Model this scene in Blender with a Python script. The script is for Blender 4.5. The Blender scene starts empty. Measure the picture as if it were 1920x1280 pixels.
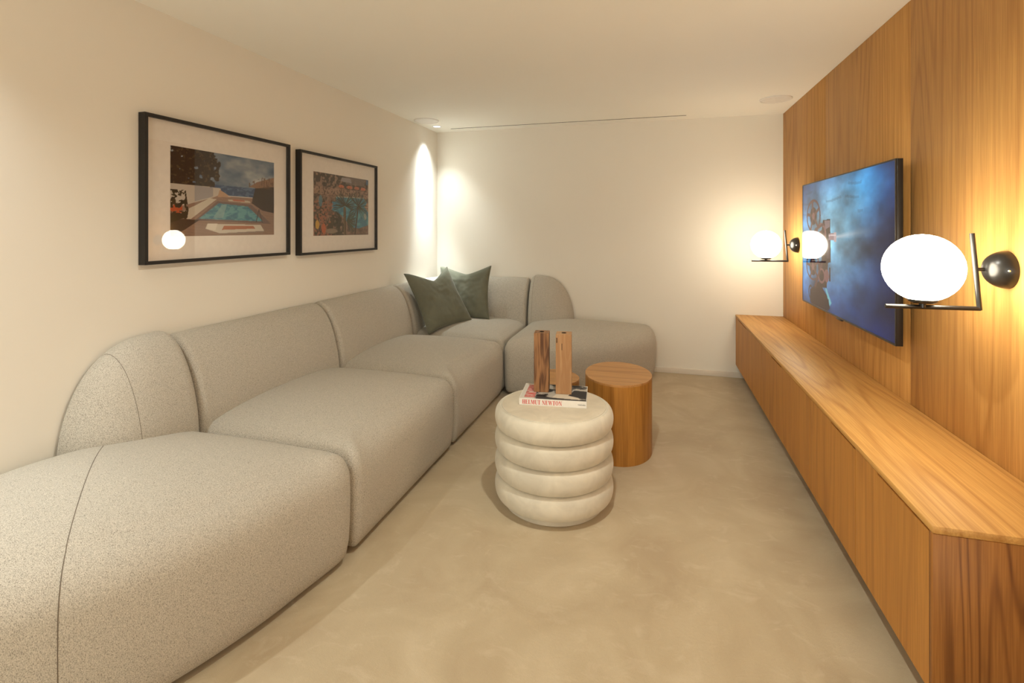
import bpy, bmesh, math, random
import numpy as np
from mathutils import Vector, Matrix, noise as mnoise

random.seed(7); np.random.seed(7)
sc = bpy.context.scene
COL = sc.collection

# ------------------------------------------------------------------ camera
YAW = math.atan(268 / 950)
cam_d = bpy.data.cameras.new('camera'); cam = bpy.data.objects.new('camera', cam_d); COL.objects.link(cam)
cam.location = (0, 0, 1.373); cam.rotation_euler = (math.pi / 2, 0, YAW)
cam_d.sensor_width = 36; cam_d.lens = 950 / 1920 * 36
cam_d.shift_y = -(640 - 427.5) / 1920
cam_d.clip_start = .02
sc.camera = cam

# ------------------------------------------------------------------ world, exposure
w = bpy.data.worlds.new('world'); sc.world = w; w.use_nodes = True
w.node_tree.nodes['Background'].inputs[0].default_value = (1, .93, .84, 1)
w.node_tree.nodes['Background'].inputs[1].default_value = .15
vs = sc.view_settings
vs.view_transform = 'Standard'; vs.look = 'None'; vs.gamma = 1; vs.use_curve_mapping = False
vs.exposure = 1.07
sc.cycles.use_denoising = True
sc.cycles.max_bounces = 7; sc.cycles.diffuse_bounces = 5; sc.cycles.glossy_bounces = 3; sc.cycles.transparent_max_bounces = 6
sc.cycles.sample_clamp_indirect = 6
sc.cycles.use_adaptive_sampling = True; sc.cycles.adaptive_threshold = .05

# room constants
XL, XR, YB, YF, H = -2.26, 1.108, 5.04, -2.8, 2.4
WARM = (1.0, .89, .69); NEUTRAL = (1.0, .93, .82); SOFT = (1.0, .985, .86)
GLOBE_L = 12.0

# ceiling downlights: (x, y, watts, colour, spread deg, blend)
DOWN = [(-2.12, 4.72, 24, (.92, 1, 1), 90, 1.0),
        (-2.10, .74, 38, (.95, 1, 1), 108, 1.0),
        (-.20, 1.72, 38, SOFT, 158, .6),  # unseen lamp added to brighten the carpet and far sofa
        (-2.10, -1.25, 10, SOFT, 150, .7)]
# the two wall-washing downlights have a tight bright core inside their spill
CORE = [(-2.12, 4.72, 130, (.92, 1, 1), 36, 1.0, 2), (-2.12, 4.72, 36, (.92, 1, 1), 52, 1.0, 13), (-2.12, .74, 16, (.93, 1, 1), 50, 1.0, 0)]
# added fill light in a made-up rear opening, aimed up to brighten ceiling and walls
wd_ = bpy.data.lights.new('added_fill_light', 'AREA'); wd_.shape = 'RECTANGLE'; wd_.size = 2.4; wd_.size_y = 1.7
wd_.energy = 38; wd_.color = (1, .975, .87)
wo_ = bpy.data.objects.new('added_fill_light', wd_); COL.objects.link(wo_)
wo_.location = (-.55, -2.86, .95); wo_.rotation_euler = (math.pi / 2 + math.radians(36), 0, 0)

def downlamp(x, y, p, c, ang, bl, tilt=0):
    ld = bpy.data.lights.new('downlight_beam', 'SPOT'); ld.energy = p; ld.color = c
    ld.spot_size = math.radians(ang); ld.spot_blend = bl; ld.shadow_soft_size = .035
    o = bpy.data.objects.new('downlight_beam', ld); COL.objects.link(o); o.location = (x, y, H - .012); o.rotation_euler = (0, math.radians(tilt), 0)
    return o
for a in DOWN + CORE: downlamp(*a)

# ------------------------------------------------------------------ helpers
def tag(o, label=None, cat=None, group=None, kind=None):
    if label: o['label'] = label
    if cat: o['category'] = cat
    if group: o['group'] = group
    if kind: o['kind'] = kind
    return o

def thing(name, loc, label, cat, group=None):
    o = bpy.data.objects.new(name, None); COL.objects.link(o); o.location = loc
    o.empty_display_size = .1
    return tag(o, label, cat, group)

def root_loc(o):
    p = Vector((0, 0, 0))
    while o is not None:
        p += o.location; o = o.parent
    return p

def mk(name, verts, faces, mat, parent=None, smooth=True, angle=35, fixn=True):
    """link ONE mesh object; verts in world coordinates"""
    off = root_loc(parent) if parent else Vector((0, 0, 0))
    me = bpy.data.meshes.new(name)
    me.from_pydata([(v[0] - off.x, v[1] - off.y, v[2] - off.z) for v in verts], [], faces)
    if fixn:
        bm = bmesh.new(); bm.from_mesh(me)
        bmesh.ops.recalc_face_normals(bm, faces=bm.faces); bm.to_mesh(me); bm.free()
    if smooth:
        me.polygons.foreach_set('use_smooth', [True] * len(me.polygons))
        me.set_sharp_from_angle(angle=math.radians(angle))
    if mat: me.materials.append(mat)
    o = bpy.data.objects.new(name, me); COL.objects.link(o); o.parent = parent
    return o

def box_vf(lo, hi):
    (a, b, c), (d, e, f) = lo, hi
    return ([(a, b, c), (d, b, c), (d, e, c), (a, e, c), (a, b, f), (d, b, f), (d, e, f), (a, e, f)],
            [(0, 3, 2, 1), (4, 5, 6, 7), (0, 1, 5, 4), (1, 2, 6, 5), (2, 3, 7, 6), (3, 0, 4, 7)])

def box(name, lo, hi, mat, parent=None, bevel=0, seg=2):
    v, f = box_vf(lo, hi)
    if bevel:
        bm = bmesh.new(); vv = [bm.verts.new(p) for p in v]
        for q in f: bm.faces.new([vv[i] for i in q])
        bmesh.ops.bevel(bm, geom=list(bm.edges), offset=bevel, segments=seg, profile=.5, affect='EDGES')
        bm.verts.index_update()
        v = [tuple(p.co) for p in bm.verts]; f = [[q.index for q in p.verts] for p in bm.faces]; bm.free()
    return mk(name, v, f, mat, parent, smooth=bool(bevel), angle=50)

class Geo:
    def __init__(s): s.v = []; s.f = []
    def add(s, v, f):
        n = len(s.v); s.v += [tuple(p) for p in v]; s.f += [tuple(i + n for i in q) for q in f]; return s
    def box(s, lo, hi): return s.add(*box_vf(lo, hi))
    def build(s, name, mat, parent=None, **k): return mk(name, s.v, s.f, mat, parent, **k)

def lathe_vf(prof, c, axis='z', n=48, cap=True):
    """prof: [(r, h)]"""
    v = []; f = []; c = Vector(c)
    for r, h in prof:
        for i in range(n):
            a = 2 * math.pi * i / n
            p = (r * math.cos(a), r * math.sin(a), h)
            if axis == 'x': p = (h, r * math.cos(a), r * math.sin(a))
            v.append(tuple(c + Vector(p)))
    for j in range(len(prof) - 1):
        for i in range(n):
            f.append((j * n + i, j * n + (i + 1) % n, (j + 1) * n + (i + 1) % n, (j + 1) * n + i))
    if cap:
        f.append(tuple(range(n))[::-1]); f.append(tuple((len(prof) - 1) * n + i for i in range(n)))
    return v, f

def tube_vf(pts, r, n=8):
    pts = [Vector(p) for p in pts]; v = []; f = []
    for i, p in enumerate(pts):
        t = (pts[min(i + 1, len(pts) - 1)] - pts[max(i - 1, 0)]).normalized()
        up = Vector((0, 0, 1)) if abs(t.z) < .9 else Vector((1, 0, 0))
        a = t.cross(up).normalized(); b = t.cross(a)
        for k in range(n):
            q = 2 * math.pi * k / n
            v.append(p + a * r * math.cos(q) + b * r * math.sin(q))
    for i in range(len(pts) - 1):
        for k in range(n):
            f.append((i * n + k, i * n + (k + 1) % n, (i + 1) * n + (k + 1) % n, (i + 1) * n + k))
    f.append(tuple(range(n))[::-1]); f.append(tuple((len(pts) - 1) * n + k for k in range(n)))
    return v, f

def catmull(pts, sub=6, closed=False):
    P = [np.array(p, float) for p in pts]; n = len(P); out = []
    rng = range(n) if closed else range(n - 1)
    for i in rng:
        g = (lambda k: P[k % n]) if closed else (lambda k: P[max(0, min(n - 1, k))])
        p0, p1, p2, p3 = g(i - 1), g(i), g(i + 1), g(i + 2)
        for k in range(sub):
            t = k / sub
            out.append(.5 * (2 * p1 + (p2 - p0) * t + (2 * p0 - 5 * p1 + 4 * p2 - p3) * t * t + (3 * p1 - p0 - 3 * p2 + p3) * t ** 3))
    if not closed: out.append(P[-1])
    return [tuple(p) for p in out]

def resample(pts, n, closed=True):
    P = np.array(pts + ([pts[0]] if closed else []), float)
    d = np.r_[0, np.cumsum(np.linalg.norm(np.diff(P, axis=0), axis=1))]
    t = np.linspace(0, d[-1], n, endpoint=not closed)
    return np.stack([np.interp(t, d, P[:, k]) for k in range(P.shape[1])], 1)

# ------------------------------------------------------------------ materials
def s2l(c):
    return tuple((x / 12.92 if x <= .04045 else ((x + .055) / 1.055) ** 2.4) for x in c)
def rgb(r, g, b): return s2l((r / 255, g / 255, b / 255))

class NT:
    def __init__(s, name):
        s.m = bpy.data.materials.new(name); s.m.use_nodes = True
        s.t = s.m.node_tree; s.b = s.t.nodes['Principled BSDF']; s.out = s.t.nodes['Material Output']
    def n(s, typ, **k):
        d = s.t.nodes.new(typ)
        for a, v in k.items():
            if a.startswith('_'): setattr(d, a[1:], v)
        return d
    def l(s, a, b): s.t.links.new(a, b)
    def coord(s, scale=(1, 1, 1), rnd=0):
        tc = s.n('ShaderNodeTexCoord'); mp = s.n('ShaderNodeMapping'); mp.inputs['Scale'].default_value = scale
        s.l(tc.outputs['Object'], mp.inputs['Vector'])
        if rnd:
            oi = s.n('ShaderNodeObjectInfo'); ml = s.n('ShaderNodeMath', _operation='MULTIPLY'); ml.inputs[1].default_value = rnd
            s.l(oi.outputs['Random'], ml.inputs[0])
            cx = s.n('ShaderNodeCombineXYZ')
            for i in range(3): s.l(ml.outputs[0], cx.inputs[i])
            s.l(cx.outputs[0], mp.inputs['Location'])
        return mp.outputs[0]
    def noise(s, vec, scale, detail=2, rough=.5, dist=0):
        d = s.n('ShaderNodeTexNoise'); d.inputs['Scale'].default_value = scale; d.inputs['Detail'].default_value = detail
        d.inputs['Roughness'].default_value = rough; d.inputs['Distortion'].default_value = dist
        s.l(vec, d.inputs['Vector']); return d.outputs['Fac']
    def math(s, op, a, b=None):
        d = s.n('ShaderNodeMath', _operation=op)
        for i, x in enumerate((a, b)):
            if x is None: continue
            if isinstance(x, (int, float)): d.inputs[i].default_value = x
            else: s.l(x, d.inputs[i])
        return d.outputs[0]
    def ramp(s, fac, stops, interp='LINEAR'):
        d = s.n('ShaderNodeValToRGB'); cr = d.color_ramp; cr.interpolation = interp
        while len(cr.elements) < len(stops): cr.elements.new(.5)
        for e, (p, c) in zip(cr.elements, stops):
            e.position = p; e.color = (*c, 1) if len(c) == 3 else c
        s.l(fac, d.inputs[0]); return d.outputs[0]
    def mix(s, fac, a, b, blend='MIX'):
        d = s.n('ShaderNodeMix', _data_type='RGBA', _blend_type=blend)
        for sock, x in ((d.inputs[0], fac), (d.inputs[6], a), (d.inputs[7], b)):
            if isinstance(x, (int, float)): sock.default_value = x
            elif isinstance(x, tuple): sock.default_value = (*x, 1)
            else: s.l(x, sock)
        return d.outputs[2]
    def bump(s, h, strength, dist=.002):
        d = s.n('ShaderNodeBump'); d.inputs['Strength'].default_value = strength; d.inputs['Distance'].default_value = dist
        s.l(h, d.inputs['Height']); s.l(d.outputs[0], s.b.inputs['Normal'])
    def set(s, **k):
        for a, v in k.items():
            i = s.b.inputs[a.replace('_', ' ')]
            if isinstance(v, tuple) and len(v) == 3: v = (*v, 1)
            if isinstance(v, (int, float, tuple)): i.default_value = v
            else: s.l(v, i)
        return s.m

def plain(name, c, rough=.5, metal=0, **k):
    n = NT(name); v = n.coord((1, 1, 1))
    f = n.noise(v, 40, 3)
    col = n.mix(f, tuple(x * .93 for x in c), tuple(min(1, x * 1.07) for x in c))
    return n.set(Base_Color=col, Roughness=rough, Metallic=metal, **k)

def paint(name, c):
    n = NT(name); v = n.coord()
    f = n.noise(v, 1.2, 2)
    col = n.mix(f, tuple(x * .975 for x in c), tuple(x * 1.02 for x in c))
    return n.set(Base_Color=col, Roughness=.82, Specular_IOR_Level=.25)

def oak(name, axis, light, dark, spread=2.6, lines=9, rough=.42, contrast=.5):
    n = NT(name)
    st = [1, 1, 1]; st[axis] = .07
    v = n.coord(tuple(st), rnd=37)
    big = n.noise(v, spread, 1.5, .4, .15)
    rings = n.math('MULTIPLY', big, lines * 6.283)
    s_ = n.math('SINE', rings); s_ = n.math('MULTIPLY_ADD', s_, .5); s_.node.inputs[2].default_value = .5
    s_ = n.math('POWER', s_, 5.0)
    st2 = [1, 1, 1]; st2[axis] = .022
    v2 = n.coord(tuple(st2), rnd=11)
    fib = n.noise(v2, 190, 2, .65); fib2 = n.noise(v2, 38, 2, .6)
    tone = n.noise(v2, 5, 1)
    a = n.mix(tone, tuple(x * .88 for x in light), tuple(x * 1.1 for x in light))
    b = n.mix(n.math('MULTIPLY', s_, contrast), a, dark)
    fr = n.ramp(fib, [(.36, (0, 0, 0)), (.62, (1, 1, 1))])
    c = n.mix(n.math('MULTIPLY', fr, .46), b, dark)
    f2 = n.ramp(fib2, [(.40, (0, 0, 0)), (.66, (1, 1, 1))])
    c = n.mix(n.math('MULTIPLY', f2, .30), c, tuple(x * 1.18 for x in light))
    return n.set(Base_Color=c, Roughness=rough, Specular_IOR_Level=.28)

OAKL, OAKD = rgb(204, 154, 88), rgb(158, 106, 52)
M = {}
M['wall'] = paint('wall_paint', (.82, .785, .705))
M['ceiling'] = paint('ceiling_paint', (.92, .90, .83))
M['panel'] = oak('oak_panel', 2, OAKL, OAKD, 3.2, 16, .5, .5)
M['top'] = oak('oak_top', 1, rgb(208, 160, 92), rgb(164, 112, 54), 4.6, 13, .5, .6)
M['door'] = oak('oak_door', 2, rgb(196, 138, 68), OAKD, 3.4, 14, .5, .5)
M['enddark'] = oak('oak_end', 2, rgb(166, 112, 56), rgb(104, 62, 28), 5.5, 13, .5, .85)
M['stool'] = oak('oak_stool', 2, rgb(186, 132, 62), rgb(134, 86, 34), 5.5, 7, .4, .55)
M['stooltop'] = oak('oak_stool_top', 0, rgb(194, 146, 92), rgb(146, 100, 56), 5, 6, .42, .5)
M['black'] = plain('black_metal', (.012, .011, .010), .32, 0, Specular_IOR_Level=.6)
M['frame'] = plain('black_wood_frame', (.010, .008, .007), .5)
M['chrome'] = plain('chrome', (.8, .8, .8), .15, 1)
M['dark'] = plain('dark_void', (.012, .011, .010), .9)
M['trimwhite'] = plain('white_plastic', (.80, .775, .73), .55)
M['base'] = paint('baseboard_paint', (.74, .675, .585))
M['mat'] = plain('mat_board', (.80, .755, .70), .9)
M['paper'] = plain('paper', (.80, .78, .72), .8)
M['cover'] = plain('book_cover', (.79, .77, .72), .35)
M['red'] = plain('red_ink', rgb(206, 72, 66), .5)
M['ink'] = plain('black_ink', (.03, .03, .03), .5)
M['foot'] = plain('black_foot', (.01, .01, .01), .6)

def carpet():
    n = NT('carpet'); v = n.coord()
    big = n.noise(v, 2.6, 4, .55, 1.2)
    vs_ = n.coord((1, 1.6, 1)); streak = n.noise(vs_, 8, 4, .62, .9)
    fine = n.noise(v, 420, 2, .7); mid = n.noise(v, 90, 3, .6)
    a = n.ramp(big, [(.30, rgb(180, 163, 136)), (.52, rgb(192, 177, 149)), (.72, rgb(204, 190, 163))])
    s_ = n.ramp(streak, [(.56, (0, 0, 0)), (.74, (1, 1, 1))])
    b = n.mix(n.math('MULTIPLY', s_, .32), a, rgb(228, 216, 192))
    c = n.mix(n.math('MULTIPLY', fine, .42), b, rgb(150, 130, 102))
    h = n.math('ADD', n.math('MULTIPLY', fine, .6), n.math('MULTIPLY', mid, .5))
    h = n.math('ADD', h, n.math('MULTIPLY', streak, .8))
    n.bump(h, .35, .004)
    return n.set(Base_Color=c, Roughness=.95, Specular_IOR_Level=.1, Sheen_Weight=.35, Sheen_Roughness=.45, Sheen_Tint=(1, .93, .83))
M['carpet'] = carpet()

def fabric(name, axis):
    n = NT(name)
    st = [.45, .45, .45]; st[axis] = 1
    v = n.coord(tuple(st)); v0 = n.coord()
    a = n.noise(v, 680, 1, .6); b = n.noise(v0, 260, 0, .7)
    f = n.math('ADD', n.math('MULTIPLY', a, .86), n.math('MULTIPLY', b, .14))
    c = n.ramp(f, [(.28, rgb(122, 117, 108)), (.45, rgb(174, 168, 156)), (.56, rgb(189, 183, 170)), (.74, rgb(208, 201, 188))])
    n.bump(a, .16, .0015)
    return n.set(Base_Color=c, Roughness=.95, Specular_IOR_Level=.1, Sheen_Weight=.12, Sheen_Roughness=.5)
M['fabric'] = fabric('tweed_fabric', 1); M['fabricx'] = fabric('tweed_fabric_cross', 0)
M['seam'] = plain('seam_thread', rgb(118, 109, 97), .9)

def velvet(name, c, sh, amt):
    n = NT(name); v = n.coord(); a = n.noise(v, 9, 4, .6, .6); b = n.noise(v, 500, 2)
    col = n.mix(n.ramp(a, [(.35, (0, 0, 0)), (.7, (1, 1, 1))]), tuple(x * .9 for x in c), tuple(min(1, x * 1.08) for x in c))
    n.bump(n.math('ADD', n.math('MULTIPLY', a, .4), n.math('MULTIPLY', b, .3)), .2, .003)
    return n.set(Base_Color=col, Roughness=.85, Specular_IOR_Level=.1, Sheen_Weight=amt, Sheen_Roughness=.35, Sheen_Tint=sh)
M['cream'] = velvet('cream_velvet', rgb(212, 206, 190), (1, .95, .86), .35)
M['creamflat'] = velvet('cream_velvet_top', rgb(208, 198, 178), (1, .95, .86), .25)
M['green'] = velvet('green_velvet', rgb(108, 109, 94), (.9, .93, .87), .4)

def rustic(name, a, b, lines, rnd=0):
    n = NT(name); v = n.coord((1, 1, .10)); big = n.noise(v, 26, 3, .55, .7)
    s_ = n.math('SINE', n.math('MULTIPLY', big, lines)); s_ = n.math('MULTIPLY_ADD', s_, .5); s_.node.inputs[2].default_value = .5
    v2 = n.coord((1, 1, .03)); fib = n.noise(v2, 320, 3, .6)
    c = n.mix(s_, a, b); c = n.mix(n.math('MULTIPLY', fib, .3), c, tuple(x * .5 for x in b))
    n.bump(fib, .2, .0008)
    return n.set(Base_Color=c, Roughness=.55, Specular_IOR_Level=.3)
M['walnut'] = rustic('spalted_walnut', rgb(160, 116, 76), rgb(90, 58, 36), 22)
M['palewood'] = rustic('pale_reclaimed_wood', rgb(190, 152, 110), rgb(166, 124, 84), 14)

def emis(name, c, L):
    n = NT(name); v = n.coord(); f = n.noise(v, 6, 2)
    col = n.mix(f, c, tuple(min(1, x * 1.02) for x in c))
    return n.set(Base_Color=(.8, .8, .8), Emission_Color=col, Emission_Strength=L, Roughness=.25)
M['globe'] = emis('opal_glass_lit', WARM, GLOBE_L)
M['lens'] = emis('downlight_lens', (.80, .90, 1.0), 1.1)

def glass():
    n = NT('picture_glass'); n.t.nodes.remove(n.b)
    lw = n.n('ShaderNodeLayerWeight'); lw.inputs['Blend'].default_value = .5
    fc_ = n.math('MULTIPLY_ADD', n.math('POWER', lw.outputs['Facing'], 4.0), .9); fc_.node.inputs[2].default_value = .03
    tr = n.n('ShaderNodeBsdfTransparent'); gl = n.n('ShaderNodeBsdfGlossy'); gl.inputs['Roughness'].default_value = .015
    v = n.coord(); nz = n.noise(v, 3, 1); rr = n.math('MULTIPLY', nz, .02); n.l(rr, gl.inputs['Roughness'])
    mx = n.n('ShaderNodeMixShader'); n.l(fc_, mx.inputs[0]); n.l(tr.outputs[0], mx.inputs[1]); n.l(gl.outputs[0], mx.inputs[2])
    n.l(mx.outputs[0], n.out.inputs['Surface']); return n.m
M['glass'] = glass()

def vcol(name, emit=0, rough=.6, spec=.2):
    n = NT(name); a = n.n('ShaderNodeVertexColor'); a.layer_name = 'print'
    if emit:
        n.l(a.outputs[0], n.b.inputs['Emission Color'])
        return n.set(Base_Color=(.004, .004, .005), Emission_Strength=emit, Roughness=rough, Specular_IOR_Level=spec, IOR=1.22)
    n.l(a.outputs[0], n.b.inputs['Base Color'])
    return n.set(Roughness=rough, Specular_IOR_Level=spec)
M['print'] = vcol('photo_print')
M['screen'] = vcol('lit_screen', .44, .05, .5)

# ------------------------------------------------------------------ setting
def structure(o): return tag(o, kind='structure')
T = .12
structure(box('floor', (XL - T, YF - T, -T), (XR + .02 + T, YB + T, 0), M['carpet']))
wl = structure(box('wall_left', (XL - T, YF, 0), (XL, YB, H), M['wall']))
wb = structure(box('wall_back', (XL - T, YB, 0), (XR + .02 + T, YB + T, H), M['wall']))
wr = structure(box('wall_right', (XR + .02, YF, 0), (XR + .02 + T, YB, H), M['wall']))
g = Geo(); wx0, wx1, wz0, wz1 = -1.8, .7, .05, 1.85  # rear wall, with an invented opening for the fill light
g.box((XL - T, YF - T, 0), (wx0, YF, H)); g.box((wx1, YF - T, 0), (XR + .02 + T, YF, H))
g.box((wx0, YF - T, 0), (wx1, YF, wz0)); g.box((wx0, YF - T, wz1), (wx1, YF, H))
structure(g.build('wall_rear', M['wall'], smooth=False))
g = Geo()
for a, b, c_, d in ((wx0, wx0 + .05, wz0, wz1), (wx1 - .05, wx1, wz0, wz1), (wx0 + .05, wx1 - .05, wz0, wz0 + .05), (wx0 + .05, wx1 - .05, wz1 - .05, wz1), (-.575, -.525, wz0 + .05, wz1 - .05)):
    g.box((a, YF - .05, c_), (b, YF - .01, d))
structure(g.build('added_fill_window', M['trimwhite'], smooth=False))  # made-up window frame around the fill light, out of view
# oak wall panels, each a board of its own
ys = [YF, -2.14, -.93, .28, 1.485, 2.685, 3.862, YB]
for a, b in zip(ys, ys[1:]):
    box('wood_panel', (XR, a + .0008, .0), (XR + .02, b - .0008, H - .0005), M['panel'], wr, bevel=.0012, seg=1)
# ceiling with a slot for the linear diffuser
sx0, sx1, sy0, sy1 = -2.035, .275, 4.866, 4.882
g = Geo()
g.box((XL - T, YF - T, H), (XR + .02 + T, sy0, H + T)); g.box((XL - T, sy1, H), (XR + .02 + T, YB + T, H + T))
g.box((XL - T, sy0, H), (sx0, sy1, H + T)); g.box((sx1, sy0, H), (XR + .02 + T, sy1, H + T))
structure(g.build('ceiling', M['ceiling'], smooth=False))
structure(box('baseboard_back', (XL, YB - .010, 0), (XR, YB + .001, .05), M['base'], bevel=.002))

# slot diffuser
v = thing('slot_air_diffuser', ((sx0 + sx1) / 2, 4.874, H), 'long thin dark slot diffuser cut into the ceiling by the back wall', 'air vent')
box('slot_back', (sx0, sy0, H + .03), (sx1, sy1, H + .04), M['dark'], v)
for ya, yb in ((sy0 + .0003, sy0 + .0015), (sy1 - .0015, sy1 - .0003)): box('liner', (sx0, ya, H - .0005), (sx1, yb, H + .03), M['dark'], v)
box('blade', (sx0, 4.8725, H + .004), (sx1, 4.8755, H + .03), M['dark'], v)

# ceiling speakers and downlights
def ceiling_speaker(x, y, label):
    t = thing('ceiling_speaker', (x, y, H), label, 'speaker', 'round ceiling speakers')
    R = .118
    mk('rim', *lathe_vf([(R - .012, H), (R, H), (R, H - .007), (R - .004, H - .010), (R - .010, H - .010), (R - .012, H - .007)], (x, y, 0), n=64, cap=False), M['trimwhite'], t)
    mk('grille', *lathe_vf([(R - .0125, H - .001), (R - .0125, H - .0075), (R * .6, H - .0085), (.002, H - .009)], (x, y, 0), n=64), M['trimwhite'], t)
ceiling_speaker(-2.10, 4.435, 'round white ceiling speaker beside the lit downlight in the corner')
ceiling_speaker(.925, 4.447, 'round white ceiling speaker next to the oak panelled wall')

def downlight(x, y, label, group):
    t = thing('recessed_downlight', (x, y, H), label, 'downlight', group)
    R = .05
    mk('trim_ring', *lathe_vf([(R - .014, H), (R, H), (R, H - .003), (R - .004, H - .005), (R - .014, H - .003)], (x, y, 0), n=40, cap=False), M['trimwhite'], t)
    mk('lens', *lathe_vf([(R - .0145, H - .0005), (R - .0145, H - .0022), (.002, H - .0028)], (x, y, 0), n=40), M['lens'], t)
for i, d in enumerate(DOWN):
    if i == 0: downlight(d[0], d[1], 'small round recessed downlight shining onto the corner of the walls', 'recessed ceiling downlights')
    else: downlight(d[0], d[1], ['', 'small recessed downlight in the ceiling above the near rounded sofa end', 'added unseen fill downlight in the ceiling above the carpet before the pouf', 'small recessed downlight in the ceiling beside the picture wall, farthest from the television'][i], 'recessed ceiling downlights')

# ------------------------------------------------------------------ media cabinet
cx0, cz0, cz1, cy0, cy1 = .712, .122, .580, 1.603, YB - .002
cab = thing('floating_media_cabinet', ((cx0 + XR) / 2, (cy0 + cy1) / 2, cz0), 'long wall-hung oak media cabinet with flat doors under the television', 'cabinet')
TH = .020
# top with mitred end
box('cabinet_top', (cx0, cy0, cz1 - TH), (XR - .001, cy1, cz1), M['top'], cab, bevel=.0012, seg=1)
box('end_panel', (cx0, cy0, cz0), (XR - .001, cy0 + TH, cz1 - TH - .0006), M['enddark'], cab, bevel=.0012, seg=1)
box('carcass', (cx0 + .026, cy0 + TH + .001, cz0 + .002), (XR - .001, cy1, cz1 - TH - .001), M['dark'], cab)
box('bottom_panel', (cx0 + .021, cy0 + TH, cz0), (XR - .001, cy1, cz0 + .0018), M['door'], cab)
# (far, near, slot from, slot to)
for a, b, s0, s1 in [(cy1, 3.876, 4.92, 4.47), (3.876, 2.722, 3.56, 3.30), (2.722, 2.150, 2.42, 2.150), (2.150, cy0 + TH, 1.96, 1.623)]:
    g = Geo(); x0, x1 = cx0 + .002, cx0 + .021
    hi, n0 = cz1 - TH - .002, cz1 - TH - .009
    a_, b_ = a - .002, b + .002; s0 = min(s0, a_); s1 = max(s1, b_)
    out = [(a_, cz0), (a_, hi), (s0, hi), (s0, n0), (s1, n0)]
    if s1 > b_: out += [(s1, hi), (b_, hi)]
    out += [(b_, cz0)]
    n_ = len(out)
    g.add([(x0, y, z) for y, z in out] + [(x1, y, z) for y, z in out],
          [tuple(range(n_)), tuple(range(n_, 2 * n_))[::-1]] + [(i, (i + 1) % n_, n_ + (i + 1) % n_, n_ + i) for i in range(n_)])
    g.build('door', M['door'], cab, smooth=False)

# ------------------------------------------------------------------ sofa modules
def poisson(P, n=56):
    """smooth cushion-like lift over the area inside outline P, 0 at its edge and 1 at most"""
    lo, hi = P.min(0) - .01, P.max(0) + .01
    X, Y = np.meshgrid(np.linspace(lo[0], hi[0], n), np.linspace(lo[1], hi[1], n))
    m = np.zeros(X.shape, bool); N = len(P)
    for i in range(N):
        (x0, y0), (x1, y1) = P[i], P[(i + 1) % N]
        if y0 == y1: continue
        m ^= ((y0 > Y) != (y1 > Y)) & (X < (x1 - x0) * (Y - y0) / (y1 - y0) + x0)
    f = np.zeros(X.shape); hx, hy = X[0, 1] - X[0, 0], Y[1, 0] - Y[0, 0]
    for _ in range(1600):
        g_ = (np.roll(f, 1, 1) + np.roll(f, -1, 1)) / hx ** 2 + (np.roll(f, 1, 0) + np.roll(f, -1, 0)) / hy ** 2 + 1
        f = np.where(m, g_ / (2 / hx ** 2 + 2 / hy ** 2), 0)
    f /= f.max()
    def at_(x, y):
        u = (x - lo[0]) / hx; v = (y - lo[1]) / hy; i, j = int(u), int(v); i = min(max(i, 0), n - 2); j = min(max(j, 0), n - 2); u -= i; v -= j
        return max(0, float(f[j, i] * (1 - u) * (1 - v) + f[j, i + 1] * u * (1 - v) + f[j + 1, i] * (1 - u) * v + f[j + 1, i + 1] * u * v)) ** .7
    return at_

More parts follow.
